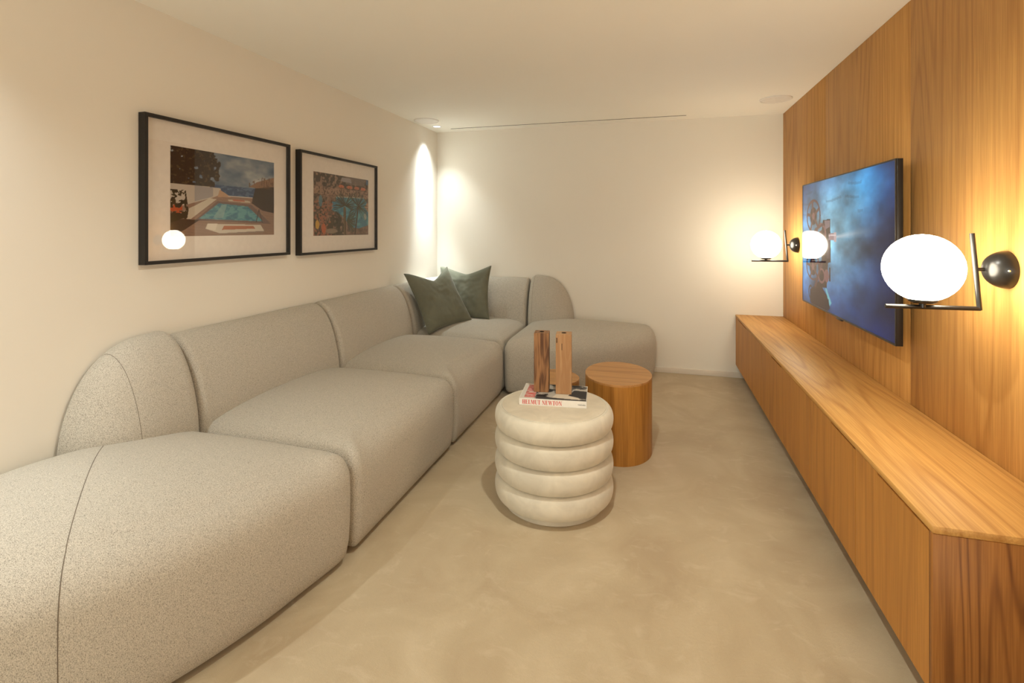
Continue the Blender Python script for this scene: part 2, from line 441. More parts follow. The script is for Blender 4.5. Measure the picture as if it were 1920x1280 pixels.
def seat_mesh(outline, ztop=.450, crown=.065, softness=None, zc=None):
    """outline: list of (x, y) closed; softness(nx, ny) -> rounding factor"""
    P = resample(outline, 160)
    T_ = np.roll(P, -1, 0) - np.roll(P, 1, 0); T_ /= np.linalg.norm(T_, axis=1)[:, None]
    area = .5 * np.sum(P[:, 0] * np.roll(P[:, 1], -1) - np.roll(P[:, 0], -1) * P[:, 1])
    N = np.stack([T_[:, 1], -T_[:, 0]], 1) * (1 if area > 0 else -1)
    F = np.array([softness(*n) for n in N])
    for _ in range(10): F = (np.roll(F, 1) + F + np.roll(F, -1)) / 3
    N2 = N.copy()
    for _ in range(26): N2 = (np.roll(N2, 1, 0) + N2 + np.roll(N2, -1, 0)) / 3
    N2 /= np.linalg.norm(N2, axis=1)[:, None]
    c = P.mean(0)
    rings = [(.05, .020), (.022, .026), (.010, .045), (.002, .09), (-.006, .18), (-.008, .26)]
    Rz = .13; Rr = .13; zs = ztop - Rz + .008
    zs0 = .30
    for th in (0, 14, 28, 42, 56, 68, 78):
        t = math.radians(th)
        rings.append((None, math.cos(t), math.sin(t)))
    V = []; nr = 0
    for r in rings:
        if r[0] is not None:
            for p, n, f in zip(P, N, F): V.append((*(p - n * (r[0] if r[0] > 0 else r[0] * max(0, f * 1.6 - .6))), r[1]))
        else:
            for p, n, m_, f in zip(P, N, N2, F):
                rz = Rz * (.45 + .55 * f)
                V.append((*(p + n * .006 * max(0, f * 1.6 - .6) - m_ * (Rr * f * (1 - r[1]))), ztop - rz + rz * r[2]))
        nr += 1
    last = np.array(V[-160:]); lift = poisson(last[:, :2]); zl = last[:, 2].mean()
    for k in (.95, .88, .79, .68, .56, .44, .32, .2, .09):
        for q in last:
            xy = c + (q[:2] - c) * k
            V.append((xy[0], xy[1], q[2] * k ** 3 + zl * (1 - k ** 3) + crown * lift(*xy)))
        nr += 1
    V.append((c[0], c[1], zl + crown * lift(*c))); ci = len(V) - 1
    Fc = []
    n = 160
    for j in range(nr - 1):
        for i in range(n): Fc.append((j * n + i, j * n + (i + 1) % n, (j + 1) * n + (i + 1) % n, (j + 1) * n + i))
    for i in range(n): Fc.append(((nr - 1) * n + i, (nr - 1) * n + (i + 1) % n, ci))
    Fc.append(tuple(range(n))[::-1])
    return V, Fc, n, nr

def seat_seam(V, n, nr, idx, name, parent, r=.0016):
    pts = [V[j * n + idx] for j in range(3, nr)]
    mk(name, *tube_vf(pts, r, 6), M['seam'], parent)

def rrect(x0, y0, x1, y1, r=.045):
    out = []
    for cx, cy, a0 in ((x1 - r, y1 - r, 0), (x0 + r, y1 - r, 90), (x0 + r, y0 + r, 180), (x1 - r, y0 + r, 270)):
        for k in range(7):
            a = math.radians(a0 + k * 15); out.append((cx + r * math.cos(a), cy + r * math.sin(a)))
    return out

BACK = catmull([(.004, .36), (.004, .60), (.006, .83), (.022, .862), (.055, .873), (.095, .862), (.14, .825), (.185, .755), (.222, .66), (.248, .55), (.258, .46), (.258, .36)], 4)
BC = (.11, .58)
def sweep_back(name, stations, mapf, parent, caps=True):
    """stations: [(path parameter, inset at that station)]; mapf(param, d) -> x, y"""
    V = []; n = len(BACK)
    for s, ins in stations:
        for d, z in BACK:
            vx, vz = d - BC[0], z - BC[1]; L = math.hypot(vx, vz)
            k = max(.02, 1 - ins / L)
            if ins > .5: k = 0.02
            zz = BC[1] + vz * k
            if z <= .37: zz = z
            V.append((*mapf(s, max(.004, BC[0] + vx * k)), zz))
    Fc = []
    for j in range(len(stations) - 1):
        for i in range(n):
            Fc.append((j * n + i, j * n + (i + 1) % n, (j + 1) * n + (i + 1) % n, (j + 1) * n + i))
    Fc.append(tuple(range(n))[::-1]); Fc.append(tuple((len(stations) - 1) * n + i for i in range(n)))
    return mk(name, V, Fc, M['fabric'], parent, angle=60)

def ended(s0, s1, inner, r=.035):
    st = []
    for th in (90, 70, 50, 35, 20, 8, 0):
        t = math.radians(th); st.append((s0 + (r - r * math.sin(t)), r - r * math.cos(t)))
    st += [(s, 0) for s in inner]
    for th in (0, 8, 20, 35, 50, 70, 90):
        t = math.radians(th); st.append((s1 - (r - r * math.sin(t)), r - r * math.cos(t)))
    return st

def feet(t, pts):
    for x, y in pts:
        mk('foot', *lathe_vf([(.022, 0), (.024, .004), (.024, .024)], (x, y, 0), n=12), M['foot'], t)

def straight_module(y0, y1, label):
    t = thing('sofa_module', ((XL - 1.2) / 2, (y0 + y1) / 2, 0), label, 'sofa', 'modules of the beige corner sofa')
    out = rrect(XL + .010, y0, -1.198, y1, .035)
    soft = lambda nx, ny: 1 - .66 * ny * ny - .6 * max(0, -nx) ** 2
    V, Fc, n, nr = seat_mesh(out, softness=soft)
    mk('seat', V, Fc, M['fabric'], t, angle=60)
    L = y1 - y0
    sweep_back('backrest', ended(y0 + .004, y1 - .004, [y0 + L * k for k in (.2, .4, .6, .8)]), lambda s, d: (XL + d, s), t)
    feet(t, [(-2.1, y0 + .12), (-2.1, y1 - .12), (-1.34, y0 + .12), (-1.34, y1 - .12)])
straight_module(1.858, 2.932, 'beige tweed sofa module with straight backrest next to the rounded near end')
straight_module(2.942, 3.988, 'beige tweed sofa module with straight backrest between the middle seat and the corner')

# corner module
t = thing('sofa_corner_module', ((XL - 1.2) / 2, 4.52, 0), 'beige tweed sofa corner module holding the two green cushions', 'sofa', 'modules of the beige corner sofa')
V, Fc, n, nr = seat_mesh(rrect(XL + .010, 4.0, -1.206, YB - .016, .04), softness=lambda nx, ny: .42)
mk('seat', V, Fc, M['fabric'], t, angle=60)
RC = .40
def corner_map(s, d):
    # path: left wall from y 4.0 up to YB-RC, arc, then along the back wall to x -1.21
    a = YB - .012 - RC - 4.004
    if s <= a: return (XL + d, 4.004 + s)
    arc = RC * math.pi / 2
    if s <= a + arc:
        th = (s - a) / RC; r = RC - d
        return (XL + RC - r * math.cos(th), YB - .012 - RC + r * math.sin(th))
    return (XL + RC + (s - a - arc), YB - .012 - d)
a_ = YB - .012 - RC - 4.004; arc = RC * math.pi / 2; Lc = a_ + arc + (-1.212 - (XL + RC))
inner = [.2, .4] + [a_ + arc * k / 8 for k in range(0, 9)] + [a_ + arc + .2, a_ + arc + .4]
inner = [q for q in inner if .05 < q < Lc - .05]
sweep_back('backrest', ended(0, Lc, sorted(inner)), corner_map, t)
feet(t, [(-2.1, 4.12), (-1.34, 4.12), (-2.1, 4.9), (-1.34, 4.9)])

# rounded end modules, built in (s, d): s along the wall from the seam, d out from the wall
END = [(.0, .05), (.0, .35), (.0, .7), (.0, .98), (.015, 1.035), (.07, 1.052), (.24, 1.022), (.45, .978), (.69, .893), (.88, .775), (1.04, .60), (1.145, .40), (1.195, .21), (1.20, .10), (1.17, .03), (1.10, .006), (.8, .004), (.4, .004), (.05, .004), (.01, .012)]
END = catmull(END, 6, True)
def end_module(mapf, sdir, ddir, label, loc, dome_len=.435, tilt=.06, mat=None):
    t = thing('sofa_end_module', loc, label, 'sofa', 'modules of the beige corner sofa')
    out = [mapf(s, d) for s, d in END]
    def soft(nx, ny):
        ns = nx * sdir[0] + ny * sdir[1]; nd = nx * ddir[0] + ny * ddir[1]
        return 1 - .66 * max(0, -ns) ** 2 - .5 * max(0, -nd) ** 2
    V, Fc, n, nr = seat_mesh(out, softness=soft)
    inv = {}
    o0 = np.array(mapf(0, 0)); sv = np.array(mapf(1, 0)) - o0; dv = np.array(mapf(0, 1)) - o0
    V2 = []
    for x, y, z in V:
        q = np.array((x, y)) - o0; s_, d_ = q @ sv, q @ dv
        k = min(1, max(0, s_ / .65)); k = k * k * (3 - 2 * k)
        V2.append((x, y, z + tilt * k * max(0, 1 - .75 * d_) * max(0, min(1, (z - .2) / .25))))
    V = V2
    seat = mk('seat', V, Fc, M[mat or 'fabric'], t, angle=60)
    # stitched seam: up the front where the end curves away, then over the seat to the foot of the backrest
    P = resample(out, 160); tgt = np.array(mapf(.90, .755))
    idx = int(np.argmin(np.linalg.norm(P - tgt, axis=1)))
    from mathutils.bvhtree import BVHTree
    bv = BVHTree.FromPolygons([Vector(q) for q in V], Fc)
    pts = [Vector(V[j * n + idx]) for j in range(3, 13)]
    e = Vector((*mapf(.36, .16), 0)); st_ = pts[-1].copy()
    for k in range(1, 41):
        q = st_.lerp(e, k / 40); h = bv.ray_cast(Vector((q.x, q.y, 1)), Vector((0, 0, -1)))[0]
        if h: pts.append(h)
    if not mat: mk('seam', *tube_vf(catmull([tuple(q) for q in pts], 3), .0013, 6), M['seam'], seat)
    # dome backrest
    V = []; S = []
    for th in (90, 70, 50, 30, 12, 0):
        q = math.radians(th); S.append((.006 + .05 * (1 - math.sin(q)), 1 - .085 * (1 - math.cos(q)), 1 - .10 * (1 - math.cos(q))))
    for k in np.linspace(.2, 1, 18):
        s = dome_len * (.12 + .88 * math.sin(k * math.pi / 2)) if k < 1 else dome_len
        u = (s - .056) / (dome_len - .056)
        if u <= 0.02: continue
        gz = max(0, 1 - u ** 2.7) ** (1 / 2.3); gd = max(0, 1 - u ** 3.2) ** (1 / 2.6)
        S.append((s, gz, gd))
    nb = len(BACK)
    for s, gz, gd in S:
        for d, z in BACK:
            zz = .36 + (z - .36) * max(gz, .02) * 1.055
            V.append((*mapf(s, .004 + (d - .004) * max(gd, .02) * 1.03), zz))
    Fc = []
    for j in range(len(S) - 1):
        for i in range(nb): Fc.append((j * nb + i, j * nb + (i + 1) % nb, (j + 1) * nb + (i + 1) % nb, (j + 1) * nb + i))
    Fc.append(tuple(range(nb))[::-1]); Fc.append(tuple((len(S) - 1) * nb + i for i in range(nb)))
    br = mk('backrest', V, Fc, M[mat or 'fabric'], t, angle=60)
    j = min(range(len(S)), key=lambda q: abs(S[q][0] - (.27 if not mat else .045)))
    pts = [V[j * nb + i] for i in range(nb) if BACK[i][1] > .44 and BACK[i][0] > .02]
    mk('seam', *tube_vf(pts, .0009, 6), M['seam'], br)
    feet(t, [mapf(.15, .15), mapf(.15, .85), mapf(.85, .15), mapf(.8, .6)])
end_module(lambda s, d: (XL + .006 + d, 1.850 - s), (0, -1), (1, 0), 'rounded beige tweed sofa end module closest to the viewer with domed backrest', (-1.75, 1.3, 0))
end_module(lambda s, d: (-1.198 + s, YB - .012 - d), (1, 0), (0, -1), 'rounded beige tweed sofa end module against the far wall with domed backrest', (-.65, 4.5, 0), .43, .012, 'fabricx')

# ------------------------------------------------------------------ cushions
def cushion(name, label, c, ex, ey, size, thick, chop, seed):
    """c centre, ex right unit, ey up unit"""
    ex = Vector(ex).normalized(); ey = Vector(ey).normalized(); ez = ex.cross(ey).normalized(); ey = ez.cross(ex)
    c = Vector(c); N_ = 44; V = []; Fc = []
    def pt(u, v, side):
        x = u * (1 - .11 * (1 - v * v)); y = v * (1 - .10 * (1 - u * u))
        top = max(0, (v + .25) / 1.25)
        dent = chop * (max(0, 1 - math.sqrt((u - .08) ** 2 + .012) / .92) ** 1.15) * top ** 1.7
        y -= dent
        x *= 1 - .10 * chop * top
        e = max(0, (1 - u ** 4) * (1 - v ** 4))
        th = thick * e ** .55 * (1 - .55 * chop * math.exp(-((u - .05) / .16) ** 2) * top)
        wr = .010 * mnoise.noise(Vector((u * 2.2 + seed, v * 2.2, side * 3))) + .005 * mnoise.noise(Vector((u * 6 + seed, v * 6, side)))
        fold = .012 * math.sin(9 * (u + v * .4) + seed) * max(0, (abs(u) - .55)) * (1 - abs(v)) 
        th += (wr + fold) * e
        return c + ex * (x * size / 2) + ey * (y * size / 2) + ez * (side * (th + .003))
    for side in (1, -1):
        b = len(V)
        for j in range(N_ + 1):
            for i in range(N_ + 1): V.append(tuple(pt(2 * i / N_ - 1, 2 * j / N_ - 1, side)))
        for j in range(N_):
            for i in range(N_):
                q = [b + j * (N_ + 1) + i, b + j * (N_ + 1) + i + 1, b + (j + 1) * (N_ + 1) + i + 1, b + (j + 1) * (N_ + 1) + i]
                Fc.append(tuple(q if side > 0 else q[::-1]))
    m = (N_ + 1) ** 2
    ring = [i for i in range(N_ + 1)] + [j * (N_ + 1) + N_ for j in range(1, N_ + 1)] + [N_ * (N_ + 1) + i for i in range(N_ - 1, -1, -1)] + [j * (N_ + 1) for j in range(N_ - 1, 0, -1)]
    for a, b in zip(ring, ring[1:] + ring[:1]): Fc.append((a, m + a, m + b, b))
    root = thing(name, tuple(c), label, 'cushion', 'green velvet cushions')
    mk('cover', V, Fc, M['green'], root, angle=80)
    pts = [(Vector(V[i]) + Vector(V[m + i])) / 2 for i in ring]; pts.append(pts[0])
    mk('piping', *tube_vf(pts, .0032, 6), M['green'], root)
    return root
cushion('throw_cushion', 'dark green velvet cushion with a pinched top, in front of its twin', (-1.895, 4.262, .735), (.34, .94, .05), (-.50, .15, .9), .575, .062, .36, 1.3)
cushion('throw_cushion', 'dark green velvet cushion leaning on the back wall side, partly hidden', (-1.80, 4.645, .745), (.97, .12, .03), (-.30, .34, .9), .535, .055, .26, 5.1)

# ------------------------------------------------------------------ pouf
px, py = -.495, 2.535
pf = thing('ringed_pouf', (px, py, 0), 'round cream velvet pouf of four stacked rolls with a book on top', 'pouf')
R = .298; gz = [.034, .147, .262, .376, .482]
mk('plinth', *lathe_vf([(.245, .0), (.25, .004), (.252, .03), (.24, .045)], (px, py, 0), n=72), M['cream'], pf)
for i in range(4):
    z0, z1 = gz[i], gz[i + 1]; h = (z1 - z0) / 2; zc = (z0 + z1) / 2
    prof = []
    for k in range(-90, 91, 10):
        a = math.radians(k); e = .62
        zz = zc + h * 1.02 * math.copysign(abs(math.sin(a)) ** .95, a)
        prof.append((R - .052 * (1 - max(0, math.cos(a)) ** e), zz))
    if i == 3: prof = prof[:-2] + [(R - .030, z1 - .0035), (R - .036, z1 - .001)]
    mk('roll', *lathe_vf([(.10, prof[0][1])] + prof + [(.10, prof[-1][1])], (px, py, 0), n=96), M['cream'], pf)
mk('top_pad', *lathe_vf([(R - .037, gz[4] - .008), (R - .037, gz[4]), (R - .05, gz[4] + .002), (.12, gz[4] + .0035), (.004, gz[4] + .004)], (px, py, 0), n=96), M['creamflat'], pf)
mk('piping', *tube_vf([(px + (R - .0365) * math.cos(a), py + (R - .0365) * math.sin(a), gz[4]) for a in np.linspace(0, 2 * math.pi, 97)], .0022, 6), M['cream'], pf)
ptop = gz[4] + .0042

# ------------------------------------------------------------------ oak side tables (pebble shaped drums)
def drum(name, label, c, a, b, rot, h, bump3):
    n = 96; ring = []
    for i in range(n):
        q = 2 * math.pi * i / n; k = 1 + bump3 * math.cos(2 * q + .7) + bump3 * .6 * math.cos(3 * q)
        x, y = a * k * math.cos(q), b * k * math.sin(q)
        ring.append((c[0] + x * math.cos(rot) - y * math.sin(rot), c[1] + x * math.sin(rot) + y * math.cos(rot)))
    t = thing(name, (c[0], c[1], 0), label, 'side table', 'oak drum tables')
    V = []; Fc = []
    for z in (0, h - .012): V += [(x, y, z) for x, y in ring]
    for i in range(n): Fc.append((i, (i + 1) % n, n + (i + 1) % n, n + i))
    Fc += [tuple(range(n))[::-1], tuple(range(n, 2 * n))]
    mk('drum_body', V, Fc, M['stool'], t)
    V = []; Fc = []
    cc = Vector((c[0], c[1]))
    for k, z in ((1.0, h - .012), (1.0, h - .0015), (.992, h)): V += [(*(cc + (Vector(p) - cc) * k), z) for p in ring]
    for j in range(2):
        for i in range(n): Fc.append((j * n + i, j * n + (i + 1) % n, (j + 1) * n + (i + 1) % n, (j + 1) * n + i))
    Fc += [tuple(range(n))[::-1], tuple(range(2 * n, 3 * n))]
    mk('table_top', V, Fc, M['stooltop'], t)
drum('drum_side_table', 'taller oak drum side table standing behind the cream pouf', (-.222, 3.235), .203, .265, YAW * .3, .468, .006)
drum('drum_side_table', 'lower oak drum side table half hidden behind the book and wooden blocks', (-.655, 3.44), .150, .19, .3, .352, .035)

# ------------------------------------------------------------------ book
LET = {}
def bxs(*q): return [[(a, c), (b, c), (b, d), (a, d)] for a, b, c, d in q]
th_, hl = .19, .05
LET['H'] = (.72, bxs((.06, .06 + th_, 0, 1), (.47, .47 + th_, 0, 1), (.2, .5, .48, .48 + hl), (0, .31, 0, hl), (.41, .72, 0, hl), (0, .31, 1 - hl, 1), (.41, .72, 1 - hl, 1)))
LET['E'] = (.60, bxs((.06, .06 + th_, 0, 1), (0, .56, 0, hl), (0, .54, 1 - hl, 1), (.2, .44, .48, .48 + hl), (.52, .56, 0, .26), (.50, .54, .76, 1), (.41, .44, .38, .62)))
LET['L'] = (.56, bxs((.06, .06 + th_, 0, 1), (0, .52, 0, hl), (.48, .52, 0, .3), (0, .31, 1 - hl, 1)))
LET['M'] = (.84, bxs((.06, .11, 0, 1), (.60, .60 + th_, 0, 1), (0, .2, 0, hl), (.52, .84, 0, hl)) + [[(.05, 1), (.24, 1), (.45, .16), (.35, .02)], [(.35, .02), (.41, .02), (.66, 1), (.60, 1)]])
LET['U'] = (.70, bxs((.06, .06 + th_, .18, 1), (.56, .61, .18, 1), (0, .31, 1 - hl, 1), (.48, .70, 1 - hl, 1)) + [[(.06, .2), (.25, .2), (.34, .05), (.44, .05), (.56, .2), (.61, .2), (.52, .02), (.36, -.02), (.2, .01)]])
LET['T'] = (.62, bxs((.22, .22 + th_, 0, 1), (0, .62, 1 - hl, 1), (0, .04, .74, 1), (.58, .62, .74, 1), (.14, .48, 0, hl)))
LET['N'] = (.74, bxs((.08, .13, 0, 1), (.60, .65, 0, 1), (0, .21, 0, hl), (.53, .74, 1 - hl, 1)) + [[(.02, 1), (.22, 1), (.66, 0), (.58, 0), (.50, .06)]])
LET['W'] = (.96, [[(.04, 1), (.24, 1), (.42, .12), (.34, 0), (.30, 0)], [(.32, 0), (.37, 0), (.54, 1), (.49, 1)], [(.42, 1), (.60, 1), (.76, .12), (.70, 0), (.66, 0)], [(.68, 0), (.73, 0), (.90, 1), (.85, 1)]] + bxs((0, .3, 1 - hl, 1), (.8, .96, 1 - hl, 1)))
def ring_poly(cx, cy, ax, ay, bx, by, n=20):
    out = []
    for i in range(n):
        a, b = 2 * math.pi * i / n, 2 * math.pi * (i + 1) / n
        out.append([(cx + ax * math.cos(a), cy + ay * math.sin(a)), (cx + ax * math.cos(b), cy + ay * math.sin(b)), (cx + bx * math.cos(b), cy + by * math.sin(b)), (cx + bx * math.cos(a), cy + by * math.sin(a))])
    return out
LET['O'] = (.74, ring_poly(.36, .5, .35, .51, .17, .46))
def lettering(name, text, mat, parent, o, ex, ey, width, height):
    o, ex, ey = Vector(o), Vector(ex).normalized(), Vector(ey).normalized(); ez = ex.cross(ey)
    adv = sum(.34 if ch == ' ' else LET[ch][0] + .08 for ch in text)
    g = Geo(); x = 0; kx = width / adv
    for ch in text:
        if ch == ' ': x += .34; continue
        wd, polys = LET[ch]
        for p in polys:
            n = len(p)
            lo = [o + ex * ((x + a) * kx) + ey * (b * height) for a, b in p]; hi = [q + ez * .0006 for q in lo]
            g.add(lo + hi, [tuple(range(n))[::-1], tuple(range(n, 2 * n))] + [(i, (i + 1) % n, n + (i + 1) % n, n + i) for i in range(n)])
        x += wd + .08
    return g.build(name, mat, parent, smooth=False)

bo = Vector((-.657, 2.462, ptop)); bang = math.atan2(.035, .34)
bx_ = Vector((math.cos(bang), math.sin(bang), 0)); by_ = Vector((-math.sin(bang), math.cos(bang), 0)); bz_ = Vector((0, 0, 1))
BL, BW, BT = .335, .245, .034
bk = thing('coffee_table_book', tuple(bo + bx_ * BL / 2 + by_ * BW / 2), 'thick white coffee table book with red lettering lying on the pouf', 'book')
def bbox(name, lo, hi, mat, parent):
    v, f = box_vf(lo, hi)
    return mk(name, [bo + bx_ * a + by_ * b + bz_ * c for a, b, c in v], f, mat, parent, smooth=False)
bbox('page_block', (.003, .004, .003), (BL - .003, BW - .004, BT - .003), M['paper'], bk)
bbox('back_cover', (0, 0, 0), (BL, BW, .003), M['cover'], bk)
spine = bbox('spine', (0, 0, .003), (BL, .004, BT - .003), M['cover'], bk)
bbox('front_cover', (0, 0, BT - .003), (BL, BW, BT), M['cover'], bk)
lettering('spine_title', 'HELMUT NEWTON', M['red'], spine, bo + bx_ * .016 - by_ * .0002 + bz_ * .0065, bx_, bz_, .200, .021)
fc = bpy.data.curves.new('t', 'FONT'); fc.body = 'TASCHEN'; fc.size = .0085; fc.extrude = .0003
fo = bpy.data.objects.new('t', fc); COL.objects.link(fo); bpy.context.view_layer.update()
me = bpy.data.meshes.new_from_object(fo.evaluated_get(bpy.context.evaluated_depsgraph_get()))
vv = [bo + bx_ * (.292 + v.co.x) + by_ * (-.0003 + v.co.z) + bz_ * (.0125 + v.co.y) for v in me.vertices]
ff = [tuple(p.vertices) for p in me.polygons]; bpy.data.objects.remove(fo)
mk('publisher_mark', vv, ff, M['ink'], spine, smooth=False)

# painter for flat prints: canvas in display colours, v up
class Canvas:
    def __init__(s, W, Hh):
        s.W, s.H = W, Hh
        u, v = np.meshgrid((np.arange(W) + .5) / W, (np.arange(Hh) + .5) / Hh); s.u, s.v = u, v
        s.c = np.zeros((Hh, W, 3))
    def put(s, mask, col, alpha=1):
        a = (np.clip(mask.astype(float), 0, 1) * alpha)[..., None]
        col = np.array(col, float) / 255 if not isinstance(col, np.ndarray) else col
        s.c = s.c * (1 - a) + col * a
    def poly(s, pts, col, alpha=1):
        m = np.zeros(s.u.shape, bool); n = len(pts)
        for i in range(n):
            (x0, y0), (x1, y1) = pts[i], pts[(i + 1) % n]
            if y0 == y1: continue
            cnd = ((y0 > s.v) != (y1 > s.v)) & (s.u < (x1 - x0) * (s.v - y0) / (y1 - y0) + x0)
            m ^= cnd
        s.put(m, col, alpha); return m
    def ell(s, x, y, a, b, col, alpha=1, soft=0):
        d = ((s.u - x) / a) ** 2 + ((s.v - y) / b) ** 2
        m = (d < 1) if not soft else np.clip((1 - d) / soft, 0, 1)
        s.put(m, col, alpha); return m
    def ringe(s, x, y, a, b, k, col, alpha=1):
        d = np.sqrt(((s.u - x) / a) ** 2 + ((s.v - y) / b) ** 2); s.put((d < 1) & (d > k), col, alpha)
    def line(s, x0, y0, x1, y1, wd, col, alpha=1, asp=1.0):
        dx, dy = (x1 - x0), (y1 - y0) / asp; L2 = dx * dx + dy * dy + 1e-9
        px_, py_ = s.u - x0, (s.v - y0) / asp
        t = np.clip((px_ * dx + py_ * dy) / L2, 0, 1)
        d = np.hypot(px_ - t * dx, py_ - t * dy); s.put(d < wd, col, alpha)
    def fbm(s, fx, fy, seed, oct_=4):
        rng = np.random.RandomState(seed); out = 0; amp = 1; tot = 0
        for o in range(oct_):
            n = 256; gx, gy = fx * 2 ** o, fy * 2 ** o
            tab = rng.rand(n, n); X, Y = s.u * gx, s.v * gy
            xi, yi = np.floor(X).astype(int), np.floor(Y).astype(int); xf, yf = X - xi, Y - yi
            xf = xf * xf * (3 - 2 * xf); yf = yf * yf * (3 - 2 * yf)
            T4 = lambda a, b: tab[(yi + b) % n, (xi + a) % n]
            out = out + amp * ((T4(0, 0) * (1 - xf) + T4(1, 0) * xf) * (1 - yf) + (T4(0, 1) * (1 - xf) + T4(1, 1) * xf) * yf)
            tot += amp; amp *= .5
        return out / tot
    def lin(s):
        c = np.clip(s.c, 0, 1)
        return np.where(c <= .04045, c / 12.92, ((c + .055) / 1.055) ** 2.4)
    def build(s, name, p0, pu, pv, mat, parent):
        """p0 lower-left corner, pu / pv edge vectors (world)"""
        off = root_loc(parent); W, Hh = s.W, s.H
        p0, pu, pv = (np.array(q, float) for q in (p0 - off, pu, pv))
        gu, gv = np.meshgrid(np.linspace(0, 1, W), np.linspace(0, 1, Hh))
        co = (p0 + gu[..., None] * pu + gv[..., None] * pv).reshape(-1, 3)
        idx = np.arange(W * Hh).reshape(Hh, W)
        q = np.stack([idx[:-1, :-1], idx[:-1, 1:], idx[1:, 1:], idx[1:, :-1]], -1).reshape(-1, 4)
        me = bpy.data.meshes.new(name); me.from_pydata(co.tolist(), [], q.tolist())
        at = me.color_attributes.new('print', 'FLOAT_COLOR', 'POINT')
        rgba = np.ones((W * Hh, 4), np.float32); rgba[:, :3] = s.lin().reshape(-1, 3)
        at.data.foreach_set('color', rgba.ravel()); me.materials.append(mat)
        o = bpy.data.objects.new(name, me); COL.objects.link(o); o.parent = parent
        return o

# book cover art: generic monochrome blocks
cv = Canvas(90, 66)
cv.put(cv.u > -1, (208, 202, 192))
cv.put(cv.u > .22, (84, 80, 78)); n1 = cv.fbm(6, 5, 3)
cv.put((cv.u > .22) & (n1 > .52), (176, 170, 160)); cv.put((cv.u > .22) & (n1 < .42), (38, 36, 36))
cv.poly([(.45, .0), (.9, .05), (.86, .34), (.55, .42)], (206, 196, 178)); cv.poly([(.72, .3), (1, .1), (1, .62), (.8, .66)], (52, 50, 50))
cv.poly([(.24, 0), (1, 0), (1, .05), (.24, .16)], (70, 68, 68))
art = cv.build('cover_photo', bo + bz_ * (BT + .0004) + bx_ * .002 + by_ * .002, bx_ * (BL - .004), by_ * (BW - .004), M['print'], bk)
lettering('cover_title', 'HELMUT NEWTON', M['red'], bk, bo + bx_ * .075 + by_ * .018 + bz_ * (BT + .0006), by_, -bx_, .20, .052)

# ------------------------------------------------------------------ wooden candle blocks
def block(label, c, wd, h, rot, mat, slots):
    z0 = ptop + BT + .0016
    t = thing('candle_block', (c[0], c[1], z0), label, 'candle holder', 'square wooden candle blocks')
    ex = Vector((math.cos(rot), math.sin(rot), 0)); ey = Vector((-math.sin(rot), math.cos(rot), 0)); o = Vector((c[0], c[1], z0))
    n = 24; r = .0135; hw = wd / 2; bv = .0015
    V = []; Fc = []
    W_ = lambda a, b, c_: V.append(o + ex * a + ey * b + Vector((0, 0, c_)))
    sq = []
    for i in range(n):
        q = 2 * math.pi * (i + .5) / n; k = 1 / max(abs(math.cos(q)), abs(math.sin(q))); sq.append((math.cos(q) * k, math.sin(q) * k))
    # snap corners
    sq = [(math.copysign(1, a), math.copysign(1, b)) if min(abs(a), abs(b)) > .74 and abs(abs(a) - abs(b)) < .27 and i % 6 in (2,) else (a, b) for i, (a, b) in enumerate(sq)]
    for a, b in sq: W_(a * hw, b * hw, 0)
    for a, b in sq: W_(a * hw, b * hw, h - bv)
    for a, b in sq: W_(a * (hw - bv), b * (hw - bv), h)
    for i in range(n): q = 2 * math.pi * (i + .5) / n; W_(r * math.cos(q), r * math.sin(q), h)
    for j in range(3):
        for i in range(n): Fc.append((j * n + i, j * n + (i + 1) % n, (j + 1) * n + (i + 1) % n, (j + 1) * n + i))
    Fc.append(tuple(range(n))[::-1])
    mk('block', V, Fc, mat, t, angle=25)
    V = []; Fc = []
    for z, rr in ((h - .0002, r), (h + .0008, r - .001), (h - .02, r - .0012), (h - .02, .001)):
        for i in range(n): q = 2 * math.pi * (i + .5) / n; W_(rr * math.cos(q), rr * math.sin(q), z)
    for j in range(3):
        for i in range(n): Fc.append((j * n + i, j * n + (i + 1) % n, (j + 1) * n + (i + 1) % n, (j + 1) * n + i))
    Fc.append(tuple((3 * n) + i for i in range(n)))
    mk('candle_cup', V, Fc, M['black'], t)
    for a, zz, hh, ww in slots:
        v, f = box_vf((a - ww / 2, -hw - .0006, zz), (a + ww / 2, -hw + .004, zz + hh))
        mk('mortise_scar', [o + ex * p[0] + ey * p[1] + Vector((0, 0, p[2])) for p in v], f, M['dark'], t, smooth=False)
block('darker streaked wooden candle block standing on the book', (-.573, 2.612), .077, .306, .13, M['walnut'], [])
block('paler wooden candle block with dark slits standing on the book', (-.456, 2.612), .080, .306, .12, M['palewood'], [(-.034, .262, .026, .004), (-.0085, .225, .034, .0025)])

